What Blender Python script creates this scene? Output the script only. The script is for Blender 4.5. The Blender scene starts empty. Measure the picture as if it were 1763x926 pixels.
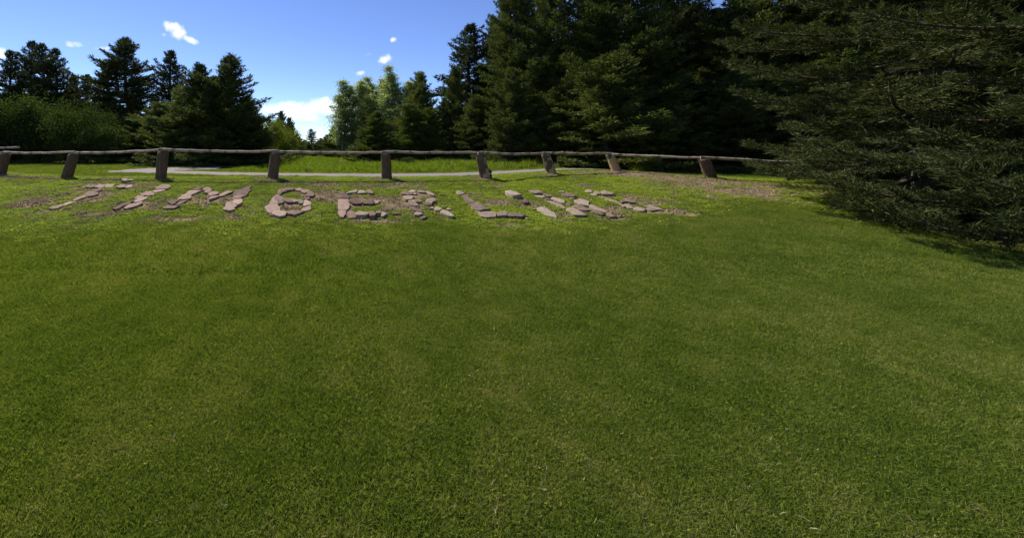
import bpy, math, random
import numpy as np
R = math.radians
random.seed(7); RNG = np.random.default_rng(7)
sc = bpy.context.scene
COL = sc.collection

# ------------------------------------------------------------------ camera
F, CX, HY, EYE, PW, PH = 620.0, 600.0, 256.0, 1.6, 1763.0, 926.0
cam = bpy.data.cameras.new('camera'); co = bpy.data.objects.new('camera', cam); COL.objects.link(co)
co.location = (0, 0, EYE); co.rotation_euler = (R(90), 0, 0)
cam.sensor_width = 36; cam.lens = 36 * F / PW
cam.shift_x = (PW / 2 - CX) / PW; cam.shift_y = -(PH / 2 - HY) / PW
cam.clip_start = 0.05; cam.clip_end = 3000
sc.camera = co
# ------------------------------------------------------------------ light
SUN_EL, SUN_AZ = 49.0, -37.0            # azimuth clockwise from +Y
sun = bpy.data.lights.new('sun', 'SUN'); so = bpy.data.objects.new('sun', sun); COL.objects.link(so)
sun.energy = 5.0; sun.angle = R(0.53); sun.color = (1.0, 0.955, 0.88)
so.rotation_euler = (R(90 - SUN_EL), 0, R(180 - SUN_AZ))
so.location = (-20, 25, 40)
world = bpy.data.worlds.new('World'); sc.world = world; world.use_nodes = True
sc.view_settings.view_transform = 'Standard'; sc.view_settings.look = 'None'
sc.view_settings.gamma = 1; sc.view_settings.exposure = 0.66
sc.render.engine = 'CYCLES'
sc.cycles.max_bounces = 6; sc.cycles.transparent_max_bounces = 4; sc.cycles.diffuse_bounces = 3

class NT:                                # small helper for node graphs
    def __init__(s, tree): s.t = tree; s.n = tree.nodes; s.l = tree.links
    def add(s, typ, **kw):
        n = s.n.new(typ)
        for k, v in kw.items(): setattr(n, k, v)
        return n
    def put(s, sock, v):
        if hasattr(v, 'is_output'): s.l.new(v, sock)
        elif v is not None:
            if hasattr(sock.default_value, '__len__') and not hasattr(v, '__len__'): v = (v,) * len(sock.default_value)
            if hasattr(sock.default_value, '__len__') and len(sock.default_value) == 4 and len(v) == 3: v = (*v, 1)
            sock.default_value = v
    def math(s, op, a, b=None, c=None, clamp=False):
        n = s.add('ShaderNodeMath', operation=op, use_clamp=clamp)
        for i, v in enumerate((a, b, c)):
            if v is not None: s.put(n.inputs[i], v)
        return n.outputs[0]
    def mix(s, f, a, b, mode='MIX'):
        n = s.add('ShaderNodeMix', data_type='RGBA', blend_type=mode)
        s.put(n.inputs[0], f); s.put(n.inputs[6], a); s.put(n.inputs[7], b)
        return n.outputs[2]
    def noise(s, vec, scale, detail=3, rough=0.55, out=0, dist=0):
        n = s.add('ShaderNodeTexNoise'); s.put(n.inputs['Vector'], vec)
        n.inputs['Scale'].default_value = scale; n.inputs['Detail'].default_value = detail
        n.inputs['Roughness'].default_value = rough; n.inputs['Distortion'].default_value = dist
        return n.outputs[out]
    def ramp(s, f, stops):
        n = s.add('ShaderNodeValToRGB'); s.put(n.inputs[0], f)
        e = n.color_ramp.elements
        while len(e) > 1: e.remove(e[-1])
        for i, (p, c) in enumerate(stops):
            el = e[0] if i == 0 else e.new(p)
            el.position = p; el.color = (*c, 1) if len(c) == 3 else c
        return n.outputs[0]
    def smooth(s, v, lo, hi):
        n = s.add('ShaderNodeMapRange', interpolation_type='SMOOTHSTEP')
        s.put(n.inputs[0], v); n.inputs[1].default_value = lo; n.inputs[2].default_value = hi
        return n.outputs[0]

# ---- sky with a few small cumulus clouds fixed at their compass directions
g = NT(world.node_tree); bg = g.n['Background']
sky = g.add('ShaderNodeTexSky', sky_type='NISHITA', sun_disc=False, sun_elevation=R(SUN_EL), sun_rotation=R(SUN_AZ),
            altitude=1900, air_density=1.0, dust_density=0.15, ozone_density=4.0)
hs = g.add('ShaderNodeHueSaturation'); hs.inputs['Saturation'].default_value = 1.08; hs.inputs['Hue'].default_value = 0.513
g.put(hs.inputs['Color'], sky.outputs[0])
tc = g.add('ShaderNodeTexCoord'); sp = g.add('ShaderNodeSeparateXYZ'); g.l.new(tc.outputs['Generated'], sp.inputs[0])
ydir = g.math('MAXIMUM', sp.outputs[1], 0.02)
u = g.math('DIVIDE', sp.outputs[0], ydir); v = g.math('DIVIDE', sp.outputs[2], ydir)
cb = g.add('ShaderNodeCombineXYZ'); g.put(cb.inputs[0], u); g.put(cb.inputs[1], v)
nz = g.noise(cb.outputs[0], 26, 6, 0.62)
nz2 = g.noise(cb.outputs[0], 9, 3, 0.5)
CL = [(512, 190, 84, 16, 3, 1), (552, 184, 38, 18, 0, 1), (480, 188, 42, 14, 0, 1), (592, 186, 42, 17, 0, 1), (520, 203, 40, 7, 0, .8),
      (298, 46, 19, 13, -20, .85), (306, 58, 15, 15, 10, .85), (330, 70, 24, 6, -22, .8), (282, 61, 6, 4, 0, .5),
      (663, 102, 15, 8, 20, .8), (677, 69, 7, 5, 30, .6), (620, 127, 9, 4, 10, .55), (634, 95, 8, 3, 10, .45),
      (0, 92, 17, 13, 0, .95), (130, 78, 17, 6, -10, .5), (173, 84, 12, 4, 0, .35), (905, 30, 14, 5, 0, .3)]
best = None
for (cx, cy, a, b, rot, op) in CL:
    c, s_ = math.cos(R(rot)), math.sin(R(rot))
    du = g.math('SUBTRACT', u, (cx - CX) / F); dv = g.math('SUBTRACT', v, (HY - cy) / F)
    p = g.math('MULTIPLY_ADD', du, c * F / a, g.math('MULTIPLY', dv, s_ * F / a))
    q = g.math('MULTIPLY_ADD', dv, c * F / b, g.math('MULTIPLY', du, -s_ * F / b))
    r2 = g.math('MULTIPLY_ADD', p, p, g.math('MULTIPLY', q, q))
    m = g.math('MULTIPLY', g.math('SUBTRACT', 1.0, r2), op)
    best = m if best is None else g.math('MAXIMUM', best, m)
best = g.math('MAXIMUM', best, -3.0)
dens = g.math('ADD', best, g.math('MULTIPLY', g.math('SUBTRACT', nz, 0.52), 3.0))
mask = g.math('MULTIPLY', g.smooth(dens, -0.1, 1.25), g.math('GREATER_THAN', sp.outputs[1], 0.03))
shade = g.ramp(nz2, [(0.3, (6.2, 6.5, 7.0)), (0.6, (7.9, 8.0, 8.2))])
g.put(bg.inputs['Color'], g.mix(mask, hs.outputs[0], shade)); bg.inputs['Strength'].default_value = 0.11

# ------------------------------------------------------------------ helpers
def tag(o, label=None, cat=None, group=None, kind=None):
    if label: o['label'] = label
    if cat: o['category'] = cat
    if group: o['group'] = group
    if kind: o['kind'] = kind
    return o
def link(name, me, parent=None):
    o = bpy.data.objects.new(name, me); COL.objects.link(o)
    if parent: o.parent = parent
    return o
def empty(name, loc=(0, 0, 0)):
    o = bpy.data.objects.new(name, None); COL.objects.link(o); o.location = loc; o.empty_display_size = 0.3
    return o
def poly_mesh(name, V, counts, idx, mat, smooth=False):
    me = bpy.data.meshes.new(name); V = np.asarray(V, np.float32)
    me.vertices.add(len(V)); me.vertices.foreach_set('co', V.ravel())
    counts = np.asarray(counts, np.int32); idx = np.asarray(idx, np.int32)
    me.loops.add(len(idx)); me.loops.foreach_set('vertex_index', idx)
    me.polygons.add(len(counts)); st = np.concatenate([[0], np.cumsum(counts)[:-1]]).astype(np.int32)
    me.polygons.foreach_set('loop_start', st)
    if smooth: me.polygons.foreach_set('use_smooth', np.ones(len(counts), bool))
    me.update(calc_edges=True)
    if mat: me.materials.append(mat)
    return me
def soup(name, V, k, mat):               # V: (n*k,3) separate k-gons
    n = len(V) // k
    return poly_mesh(name, V, np.full(n, k), np.arange(n * k), mat)

_P = RNG.random((256, 256))
def vnoise(x, y, f=1.0, o=0):            # smooth value noise 0..1
    x = np.asarray(x, float) * f + 37.3 + o * 11.7; y = np.asarray(y, float) * f + 91.1 + o * 5.3
    xi = np.floor(x).astype(int); yi = np.floor(y).astype(int); fx = x - xi; fy = y - yi
    fx = fx * fx * (3 - 2 * fx); fy = fy * fy * (3 - 2 * fy)
    p = lambda a, b: _P[a % 256, b % 256]
    return (p(xi, yi) * (1 - fx) + p(xi + 1, yi) * fx) * (1 - fy) + (p(xi, yi + 1) * (1 - fx) + p(xi + 1, yi + 1) * fx) * fy
def fnoise(x, y, f=1.0, o=0, k=4):
    t = 0; a = 0.5; s = 0
    for i in range(k): t = t + a * vnoise(x, y, f * 2 ** i, o + i * 3); s += a; a *= 0.55
    return t / s

# ------------------------------------------------------------------ terrain shape
FX = np.array([-30, -14, -9.98, -7.45, -4.56, -1.86, 0.94, 3.46, 5.75, 8.07, 9.9, 12.3, 14.5, 17, 30])
FD = np.array([15, 12.3, 10.4, 9.6, 8.8, 9.0, 9.1, 9.3, 10.3, 11.0, 9.7, 8.9, 8.2, 7.4, 5.0])
FZ = np.array([.86, .88, .862, .81, .876, .845, .837, .835, .886, .926, .80, .74, .70, .68, .66])
SL = np.linspace(0, 20, 401)
GS = np.interp(SL, [0, .3, .6, 3.5, 4.3, 20], [.05, .1, .123, .123, .075, .068])
GC = np.concatenate([[0], np.cumsum((GS[1:] + GS[:-1]) / 2 * 0.05)])
def fence_d(x): return sum(np.interp(np.asarray(x, float) + o, FX, FD) for o in (-.5, -.25, 0, .25, .5)) / 5
def fence_z(x): return sum(np.interp(np.asarray(x, float) + o, FX, FZ) for o in (-.5, -.25, 0, .25, .5)) / 5
def zg(x, y):
    x = np.asarray(x, float); y = np.asarray(y, float)
    s = fence_d(x) - y; fz = fence_z(x)
    front = fz - np.interp(s, SL, GC)
    back = 0.83 + (fz - 0.83) * np.exp(np.minimum(s, 0) / 4.0)
    z = np.where(s > 0, front, back)
    amp = np.interp(s, [-3, 0, .5, 3.6, 4.5], [.012, .012, .035, .035, .012])
    z = z + (fnoise(x, y, 1.7, 1, 4) - .5) * amp * 1.3 + (fnoise(x, y, .22, 5, 2) - .5) * np.interp(-s, [0, 4, 30], [.01, .05, .25])
    return z
def gp(px, py, h=0.0):                   # where the sight line of a photo pixel meets the ground
    X = (px - CX) / F; Z = (HY - py) / F
    t = np.concatenate([np.arange(.6, 30, .05), np.arange(30, 400, 1.0)])
    d = EYE + Z * t - (zg(X * t, t) + h)
    k = np.where(d < 0)[0]
    if len(k) == 0: return np.array([X * 60, 60, .8])
    k = k[0]; a, b = t[max(k - 1, 0)], t[k]
    for _ in range(22):
        m = (a + b) / 2
        if EYE + Z * m - (float(zg(X * m, m)) + h) < 0: b = m
        else: a = m
    return np.array([X * b, b, EYE + Z * b])

# ------------------------------------------------------------------ stones traced as outlines (region origin, scale, polygons, thickness, tone)
LET = {
 'T': [((40, 300), 8.815, [
   ([(965,190),(1040,150),(1150,150),(1075,195),(1020,205)], .035), ([(1080,190),(1160,150),(1250,160),(1215,195),(1160,205)], .035),
   ([(1230,185),(1265,155),(1390,150),(1345,185),(1250,195)], .03), ([(890,195),(990,160),(1010,172),(920,204)], .02),
   ([(1420,190),(1480,150),(1560,160),(1540,195),(1460,205)], .04), ([(1565,165),(1640,160),(1640,190),(1570,200)], .035),
   ([(1080,260),(1160,205),(1220,198),(1200,225),(1110,265)], .03), ([(940,310),(1010,255),(1130,275),(1120,300),(990,330)], .045),
   ([(750,385),(830,350),(950,305),(985,328),(880,365),(780,400)], .035), ([(600,455),(640,430),(790,405),(740,435),(650,465)], .03),
   ([(490,480),(600,450),(690,445),(600,480),(540,500)], .03), ([(390,510),(450,482),(540,495),(530,515),(440,525)], .04)])],
 'I': [((180, 300), 11.02, [
   ([(980,240),(1090,195),(1190,190),(1250,225),(1170,275),(990,285)], .035), ([(910,320),(980,300),(1140,295),(1080,320),(960,345)], .03),
   ([(700,390),(780,320),(900,325),(945,385),(860,405)], .035), ([(570,450),(640,400),(700,400),(740,425),(640,465)], .03),
   ([(590,482),(720,440),(880,408),(800,455),(660,520),(560,525)], .025), ([(170,645),(320,560),(580,465),(590,482),(480,540),(300,640),(230,665)], .03),
   ([(370,635),(480,560),(700,520),(715,545),(560,610),(420,640)], .04)])],
 'M': [((270, 305), 9.794, [
   ([(590,205),(700,155),(760,170),(710,208),(640,215)], .03), ([(350,355),(480,285),(560,225),(740,218),(660,270),(570,310),(560,355),(430,370)], .035),
   ([(200,420),(250,370),(360,365),(380,390),(320,430),(240,465)], .04), ([(310,460),(390,400),(510,385),(440,430),(380,465)], .035),
   ([(100,500),(200,460),(360,490),(290,520),(160,530)], .03), ([(780,190),(870,160),(910,180),(915,235),(850,262),(795,250)], .045),
   ([(865,272),(930,242),(1025,240),(1010,290),(900,310)], .045), ([(885,350),(910,322),(1010,308),(1050,312),(980,345),(890,375)], .05),
   ([(1045,310),(1110,265),(1180,235),(1280,235),(1200,275),(1080,320)], .04), ([(1290,300),(1320,230),(1500,170),(1590,150),(1580,210),(1530,285),(1400,300)], .035),
   ([(1275,370),(1290,320),(1480,290),(1530,300),(1400,355),(1320,380)], .03), ([(1262,410),(1330,372),(1430,365),(1440,420),(1370,460),(1300,440)], .05),
   ([(1120,520),(1180,420),(1250,410),(1295,450),(1350,475),(1310,540),(1220,555)], .045)])],
 'B': [((445, 310), 12.35, [
   ([(400,270),(430,200),(560,165),(780,165),(775,200),(640,215),(540,250),(470,300)], .035), ([(790,180),(880,160),(930,185),(890,230),(790,215)], .03),
   ([(905,225),(960,185),(1090,210),(1035,260),(980,270)], .035), ([(1035,275),(1100,225),(1190,290),(1140,340),(1010,330)], .045),
   ([(970,400),(1020,355),(1100,350),(1090,395),(1030,408)], .03), ([(955,440),(1000,420),(1110,470),(1110,510),(980,550),(955,500)], .03),
   ([(335,340),(400,295),(500,345),(560,380),(545,410),(420,425),(350,400)], .035), ([(250,500),(280,412),(330,350),(420,430),(425,500),(390,512)], .035),
   ([(140,580),(240,520),(400,520),(450,580),(455,635),(330,645),(270,690),(190,660)], .045), ([(285,690),(340,655),(480,650),(595,665),(560,740),(440,770),(340,730)], .045),
   ([(200,685),(262,700),(310,750),(250,750)], .02), ([(605,665),(700,640),(840,640),(950,660),(860,700),(760,735),(640,700)], .045),
   ([(905,640),(960,590),(1100,535),(1115,610),(1000,655)], .04), ([(500,350),(560,378),(720,425),(705,475),(610,462),(545,425)], .05),
   ([(640,392),(760,396),(905,410),(870,455),(735,462),(725,420)], .045), ([(430,440),(490,420),(540,445),(520,480),(430,490)], .04), ([(850,470),(895,420),(965,440),(950,485),(870,492)], .04)])],
 'E first': [((570, 310), 12.35, [
   ([(160,310),(230,230),(290,260),(370,340),(370,380),(170,390)], .035), ([(150,410),(200,395),(360,400),(400,520),(380,600),(330,635),(165,635)], .04),
   ([(160,650),(315,645),(315,700),(250,780),(190,765)], .04), ([(325,660),(370,630),(520,680),(520,790),(370,795),(330,740)], .02),
   ([(330,270),(440,215),(555,200),(555,240),(420,270)], .045), ([(565,265),(590,215),(680,210),(745,255),(740,275),(600,285)], .03),
   ([(750,215),(830,205),(910,250),(890,275),(800,270)], .045), ([(380,430),(430,390),(570,400),(662,470),(640,500),(470,490)], .05),
   ([(675,440),(780,420),(905,430),(925,480),(860,500),(740,495),(690,490)], .045), ([(915,440),(1020,430),(1040,450),(1010,490),(935,495)], .035),
   ([(530,690),(600,665),(790,680),(790,715),(660,740),(540,735)], .07), ([(812,680),(920,655),(945,720),(930,740),(820,740)], .09),
   ([(955,680),(1040,655),(1060,670),(1045,690),(960,695)], .08), ([(1062,690),(1110,680),(1190,720),(1150,735),(1110,760),(1062,735)], .05),
   ([(1290,710),(1340,685),(1460,690),(1490,715),(1340,725)], .015), ([(1080,620),(1120,600),(1200,630),(1160,650)], .02)])],
 'R': [((680, 315), 13.225, [
   ([(110,230),(220,175),(350,210),(400,240),(380,258),(180,245)], .035), ([(320,190),(390,150),(480,180),(460,205),(380,212)], .03),
   ([(210,295),(290,280),(400,285),(415,325),(370,365),(250,380)], .045), ([(310,400),(390,365),(480,430),(540,500),(470,520),(330,480)], .035),
   ([(425,372),(540,370),(615,415),(580,435),(490,425)], .045), ([(340,540),(410,530),(540,580),(640,640),(600,658),(470,630),(400,600)], .03),
   ([(440,715),(490,650),(610,672),(620,690),(540,730)], .04), ([(510,190),(550,155),(690,190),(695,215),(580,210)], .04),
   ([(705,190),(760,185),(880,240),(880,290),(800,260)], .04), ([(700,410),(780,345),(900,340),(930,410),(860,420),(820,465)], .06),
   ([(620,440),(680,440),(840,490),(830,510),(690,490)], .035), ([(780,560),(850,535),(885,550),(875,575),(800,575)], .045),
   ([(890,600),(950,535),(1070,570),(1070,595),(1020,618),(950,612)], .035), ([(1040,650),(1090,610),(1200,640),(1330,720),(1340,750),(1270,755),(1130,690)], .05),
   ([(570,780),(640,745),(720,760),(690,795),(610,810)], .03), ([(410,240),(450,222),(510,238),(480,255),(430,256)], .03),
   ([(1170,585),(1220,565),(1290,592),(1230,602)], .015), ([(485,535),(520,515),(560,550),(530,560)], .02)])],
 'L': [((775, 315), 9.279, [
   ([(95,155),(120,125),(190,130),(230,160),(180,180),(120,175)], .04), ([(190,200),(260,190),(400,290),(370,305),(300,310),(250,280)], .04),
   ([(330,340),(390,315),(440,300),(620,410),(520,420),(470,440),(400,420)], .045), ([(410,440),(500,462),(640,450),(735,460),(720,530),(580,545),(480,530)], .03),
   ([(745,470),(860,450),(925,462),(905,515),(760,520)], .05), ([(935,470),(1130,475),(1190,500),(1150,530),(1000,525),(915,512)], .05),
   ([(1190,545),(1260,565),(1220,575)], .015), ([(300,335),(322,345),(395,420),(372,420)], .02)])],
 'I second': [((775, 315), 9.279, [
   ([(885,120),(970,115),(1060,145),(1130,180),(1030,185),(930,150)], .10), ([(1110,270),(1200,255),(1255,290),(1240,315),(1170,300)], .06),
   ([(1390,395),(1470,375),(1560,400),(1660,480),(1695,550),(1540,515)], .015)])],
 'N': [((900, 315), 7.052, [
   ([(75,85),(190,85),(235,122),(160,120),(110,110)], .04), ([(245,122),(330,140),(370,160),(330,165),(270,145)], .04),
   ([(150,150),(240,148),(270,165),(230,180)], .03), ([(345,190),(370,168),(500,205),(505,240),(420,215)], .04),
   ([(265,188),(330,192),(365,207),(300,202)], .02), ([(280,214),(350,218),(470,262),(515,300),(480,308),(380,260)], .02),
   ([(515,245),(545,225),(600,250),(575,272)], .035), ([(530,312),(600,292),(680,340),(770,385),(700,385),(620,385),(590,350)], .035),
   ([(592,275),(640,265),(750,290),(815,325),(730,328),(650,298)], .03), ([(820,345),(860,338),(990,380),(940,382)], .03),
   ([(435,100),(500,98),(490,108)], .015), ([(470,125),(550,115),(640,155),(580,165),(500,145)], .035),
   ([(570,176),(640,182),(640,190),(590,187)], .02), ([(630,208),(690,192),(800,225),(795,268),(720,250)], .05),
   ([(805,275),(835,258),(1000,330),(1010,360),(900,325),(830,300)], .04), ([(1015,368),(1035,355),(1130,395),(1120,410),(1060,410)], .035),
   ([(1136,402),(1180,395),(1170,410)], .02)])],
 'E last': [((900, 315), 7.052, [
   ([(755,95),(790,84),(845,92),(840,110),(780,110)], .035), ([(855,106),(900,98),(955,120),(940,133),(900,120)], .03),
   ([(820,132),(860,122),(915,132),(900,150),(850,145)], .03), ([(950,97),(990,85),(1100,115),(1080,135),(965,132)], .06),
   ([(920,165),(980,165),(1165,225),(1230,285),(1180,260),(1000,195)], .03), ([(1180,215),(1220,205),(1290,225),(1200,235)], .03),
   ([(1215,192),(1250,185),(1350,205),(1390,238),(1310,235)], .035), ([(1228,262),(1290,250),(1340,285),(1330,308),(1270,300)], .025),
   ([(1345,310),(1400,290),(1490,310),(1440,340)], .035), ([(1490,272),(1560,265),(1670,310),(1690,325),(1600,308)], .04),
   ([(1495,312),(1540,292),(1630,325),(1560,335)], .03), ([(1430,237),(1500,235),(1550,250),(1500,260)], .012)])],
}
LOOSE = [([(330,112),(345,82),(430,78),(452,108),(400,122)], .06, (180, 300), 11.02, 'small pale rock lying under the rail, left of the thick dark post'),
         ([(455,105),(480,86),(550,98),(515,112)], .04, (180, 300), 11.02, 'little dark rock lying just right of the small pale rock under the rail'),
         ([(250,550),(275,530),(298,535),(268,556)], .02, (40, 300), 8.815, 'tiny pale chip of stone in the bare soil left of the stone letter T'),
         ([(1045,735),(1090,712),(1135,718),(1080,742)], .012, (270, 305), 9.794, 'flat pale stone chip half sunk in weeds below the stone letter M')]
STONE_FOOT = []                           # world outlines, so that no grass grows through the slabs

# ------------------------------------------------------------------ materials
def mat_new(name):
    m = bpy.data.materials.new(name); m.use_nodes = True; g = NT(m.node_tree)
    b = g.n['Principled BSDF']; b.inputs['Specular IOR Level'].default_value = 0.25
    return m, g, b
def bump(g, b, h, strength, dist):
    n = g.add('ShaderNodeBump'); n.inputs['Strength'].default_value = strength; n.inputs['Distance'].default_value = dist
    g.put(n.inputs['Height'], h); g.l.new(n.outputs[0], b.inputs['Normal'])

def mat_ground():
    m, g, b = mat_new('turf_and_soil')
    pos = g.add('ShaderNodeNewGeometry').outputs['Position']
    soil = g.add('ShaderNodeAttribute', attribute_name='soil').outputs['Fac']
    litter = g.add('ShaderNodeAttribute', attribute_name='litter').outputs['Fac']
    n1 = g.noise(pos, 1.1, 4); n2 = g.noise(pos, 55, 5, .7); n3 = g.noise(pos, 9, 4)
    grass = g.ramp(n1, [(.3, (.034, .042, .010)), (.5, (.05, .056, .013)), (.7, (.07, .066, .02))])
    grass = g.mix(g.math('MULTIPLY', g.smooth(n2, .45, .8), .6), grass, (.15, .15, .05))
    grass = g.mix(g.math('MULTIPLY', g.smooth(n2, .25, .45), -.35), grass, (.02, .04, .008))
    dirt = g.ramp(n2, [(.3, (.06, .04, .024)), (.5, (.20, .14, .085)), (.72, (.42, .32, .21))])
    dirt = g.mix(g.math('MULTIPLY', g.smooth(n3, .35, .7), .5), dirt, (.20, .16, .075))
    f = g.smooth(g.math('ADD', soil, g.math('MULTIPLY', g.math('SUBTRACT', g.noise(pos, 13, 5, .7), .5), 2.2)), .35, .65)
    c = g.mix(f, grass, dirt)
    duff = g.ramp(n2, [(.3, (.03, .02, .012)), (.7, (.09, .06, .035))])
    c = g.mix(litter, c, duff)
    g.put(b.inputs['Base Color'], c); b.inputs['Roughness'].default_value = 1.0; b.inputs['Specular IOR Level'].default_value = 0.0
    bump(g, b, g.noise(pos, 38, 6, .75), .7, .03)
    return m
def leafmat(name, stops, transl, tcol, var=.5):
    m = bpy.data.materials.new(name); m.use_nodes = True; g = NT(m.node_tree)
    out = g.n['Material Output']; b = g.n['Principled BSDF']
    geo = g.add('ShaderNodeNewGeometry'); oi = g.add('ShaderNodeObjectInfo')
    rnd = geo.outputs['Random Per Island']
    nn = g.noise(geo.outputs['Position'], 1.3, 3)
    f = g.math('ADD', g.math('MULTIPLY', rnd, var), g.math('MULTIPLY', nn, 1 - var))
    f = g.math('ADD', f, g.math('MULTIPLY', g.math('SUBTRACT', oi.outputs['Random'], .5), .25))
    if 'grass' in name or 'weed' in name:   # uneven turf: dry and lush patches
        f = g.math('ADD', f, g.math('MULTIPLY', g.math('SUBTRACT', g.noise(geo.outputs['Position'], .55, 3), .48), .7))
        f = g.math('ADD', f, g.math('MULTIPLY', g.math('SUBTRACT', g.noise(geo.outputs['Position'], 4.5, 4, .65), .47), .9))
    c = g.ramp(f, stops)
    g.put(b.inputs['Base Color'], c); b.inputs['Roughness'].default_value = .75; b.inputs['Specular IOR Level'].default_value = .08
    t = g.add('ShaderNodeBsdfTranslucent'); g.put(t.inputs[0], g.mix(1.0, c, tcol, 'MULTIPLY'))
    mx = g.add('ShaderNodeMixShader'); mx.inputs[0].default_value = transl
    g.l.new(b.outputs[0], mx.inputs[1]); g.l.new(t.outputs[0], mx.inputs[2]); g.l.new(mx.outputs[0], out.inputs[0])
    return m
M_fir = leafmat('fir_needles', [(.2, (.034, .046, .012)), (.5, (.068, .085, .022)), (.8, (.13, .145, .038))], .22, (1.5, 1.6, .7))
M_firdark = leafmat('dark_needles', [(.2, (.022, .030, .011)), (.5, (.044, .055, .019)), (.8, (.088, .096, .030))], .16, (1.4, 1.5, .7))
M_firgreen = leafmat('green_needles', [(.2, (.04, .056, .012)), (.5, (.075, .095, .02)), (.8, (.13, .15, .03))], .28, (1.5, 1.6, .6))
M_aspen = leafmat('aspen_leaves', [(.2, (.14, .17, .055)), (.5, (.25, .29, .11)), (.8, (.40, .43, .22))], .45, (1.3, 1.4, .8), .7)
M_willow = leafmat('willow_leaves', [(.2, (.017, .030, .007)), (.5, (.035, .055, .011)), (.8, (.078, .10, .02))], .25, (1.5, 1.6, .5), .6)
M_yellow = leafmat('yellowgreen_leaves', [(.2, (.07, .10, .012)), (.5, (.12, .16, .02)), (.8, (.2, .23, .035))], .35, (1.4, 1.4, .5), .6)
M_blade = leafmat('grass_blades', [(.15, (.07, .105, .016)), (.45, (.12, .165, .026)), (.72, (.17, .205, .038)), (.97, (.27, .25, .09))], .38, (1.4, 1.5, .5), .68)
M_clover = leafmat('weed_leaves', [(.2, (.105, .145, .018)), (.5, (.185, .235, .028)), (.8, (.29, .33, .05))], .38, (1.4, 1.5, .4), .5)
M_straw = leafmat('dry_stems', [(.2, (.16, .12, .06)), (.8, (.42, .33, .2))], .2, (1.2, 1.1, .8), .6)
M_meadow = leafmat('meadow_blades', [(.2, (.09, .135, .016)), (.5, (.14, .19, .022)), (.8, (.2, .24, .035))], .42, (1.4, 1.5, .4), .4)
M_flower = leafmat('pale_seedheads', [(.2, (.3, .26, .15)), (.8, (.55, .5, .35))], .3, (1, 1, 1))
def mat_bark():
    m, g, b = mat_new('conifer_bark'); pos = g.add('ShaderNodeTexCoord').outputs['Object']
    mp = g.add('ShaderNodeMapping'); mp.inputs['Scale'].default_value = (1, 1, .25); g.l.new(pos, mp.inputs[0])
    g.put(b.inputs['Base Color'], g.ramp(g.noise(mp.outputs[0], 22, 4), [(.3, (.03, .022, .017)), (.7, (.13, .095, .07))]))
    b.inputs['Roughness'].default_value = .9; bump(g, b, g.noise(mp.outputs[0], 30, 4), .8, .03); return m
def mat_aspenbark():
    m, g, b = mat_new('pale_bark'); pos = g.add('ShaderNodeTexCoord').outputs['Object']
    g.put(b.inputs['Base Color'], g.ramp(g.noise(pos, 12, 4), [(.35, (.06, .05, .04)), (.55, (.32, .3, .25))]))
    b.inputs['Roughness'].default_value = .8; return m
M_bark = mat_bark(); M_pale = mat_aspenbark()
def mat_stone(name, a, b_, c_, var=.6):
    m, g, b = mat_new(name); geo = g.add('ShaderNodeNewGeometry'); oi = g.add('ShaderNodeObjectInfo')
    pos = geo.outputs['Position']
    n = g.noise(pos, 14, 5, .65); n2 = g.noise(pos, 70, 4, .7); n3 = g.noise(pos, 5, 3)
    f = g.math('ADD', g.math('MULTIPLY', n, .7), g.math('MULTIPLY', g.math('SUBTRACT', oi.outputs['Random'], .3), var))
    c = g.ramp(f, [(.22, a), (.48, b_), (.75, c_)])
    c = g.mix(g.math('MULTIPLY', g.smooth(n2, .55, .75), .5), c, (.08, .055, .045))
    c = g.mix(g.math('MULTIPLY', g.smooth(n3, .6, .75), .45), c, (.24, .22, .155))
    g.put(b.inputs['Base Color'], c); b.inputs['Roughness'].default_value = .88
    h = g.math('ADD', g.math('MULTIPLY', g.noise(pos, 20, 6, .7), 1.0), g.math('MULTIPLY', n2, .3))
    bump(g, b, h, 1.0, .035); return m
M_stoneR = mat_stone('red_brown_flagstone', (.085, .046, .031), (.225, .138, .098), (.34, .24, .175))
M_stoneT = mat_stone('tan_flagstone', (.11, .072, .046), (.25, .183, .127), (.36, .29, .21), .38)
M_stoneM = mat_stone('mossy_flagstone', (.10, .10, .06), (.18, .18, .11), (.25, .25, .17))
def mat_wood(name, cols, peel):
    m, g, b = mat_new(name); tc = g.add('ShaderNodeTexCoord').outputs['Object']; oi = g.add('ShaderNodeObjectInfo')
    mp = g.add('ShaderNodeMapping'); mp.inputs['Scale'].default_value = (1, 1, .12) if 'post' in name else (.06, 1, 1); g.l.new(tc, mp.inputs[0])
    n = g.noise(mp.outputs[0], 45, 5, .65); c = g.ramp(n, [(.3, cols[0]), (.55, cols[1]), (.75, cols[2])])
    big = g.noise(tc, 4.5, 3, .6, dist=.4)
    if peel:
        sp = g.add('ShaderNodeSeparateXYZ'); g.l.new(tc, sp.inputs[0])
        pf = g.math('ADD', big, g.math('ADD', g.math('MULTIPLY', sp.outputs[0], 1.4), g.math('MULTIPLY', g.math('SUBTRACT', .35, sp.outputs[2]), .35)))
        pf = g.math('ADD', pf, g.math('MULTIPLY', g.math('SUBTRACT', oi.outputs['Random'], .5), .15))
        c = g.mix(g.smooth(pf, peel, peel + .06), c, g.ramp(n, [(.3, (.26, .16, .07)), (.7, (.52, .36, .18))]))
    else:
        c = g.mix(g.math('MULTIPLY', g.smooth(big, .56, .64), .8), c, (.10, .06, .04))
    g.put(b.inputs['Base Color'], c); b.inputs['Roughness'].default_value = .85; bump(g, b, n, .9, .02); return m
M_post = mat_wood('post_bark_wood', [(.045, .025, .013), (.125, .075, .038), (.23, .15, .085)], 0.0)
M_peel = mat_wood('peeled_post_wood', [(.045, .027, .014), (.12, .075, .042), (.22, .15, .09)], .36)
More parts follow.
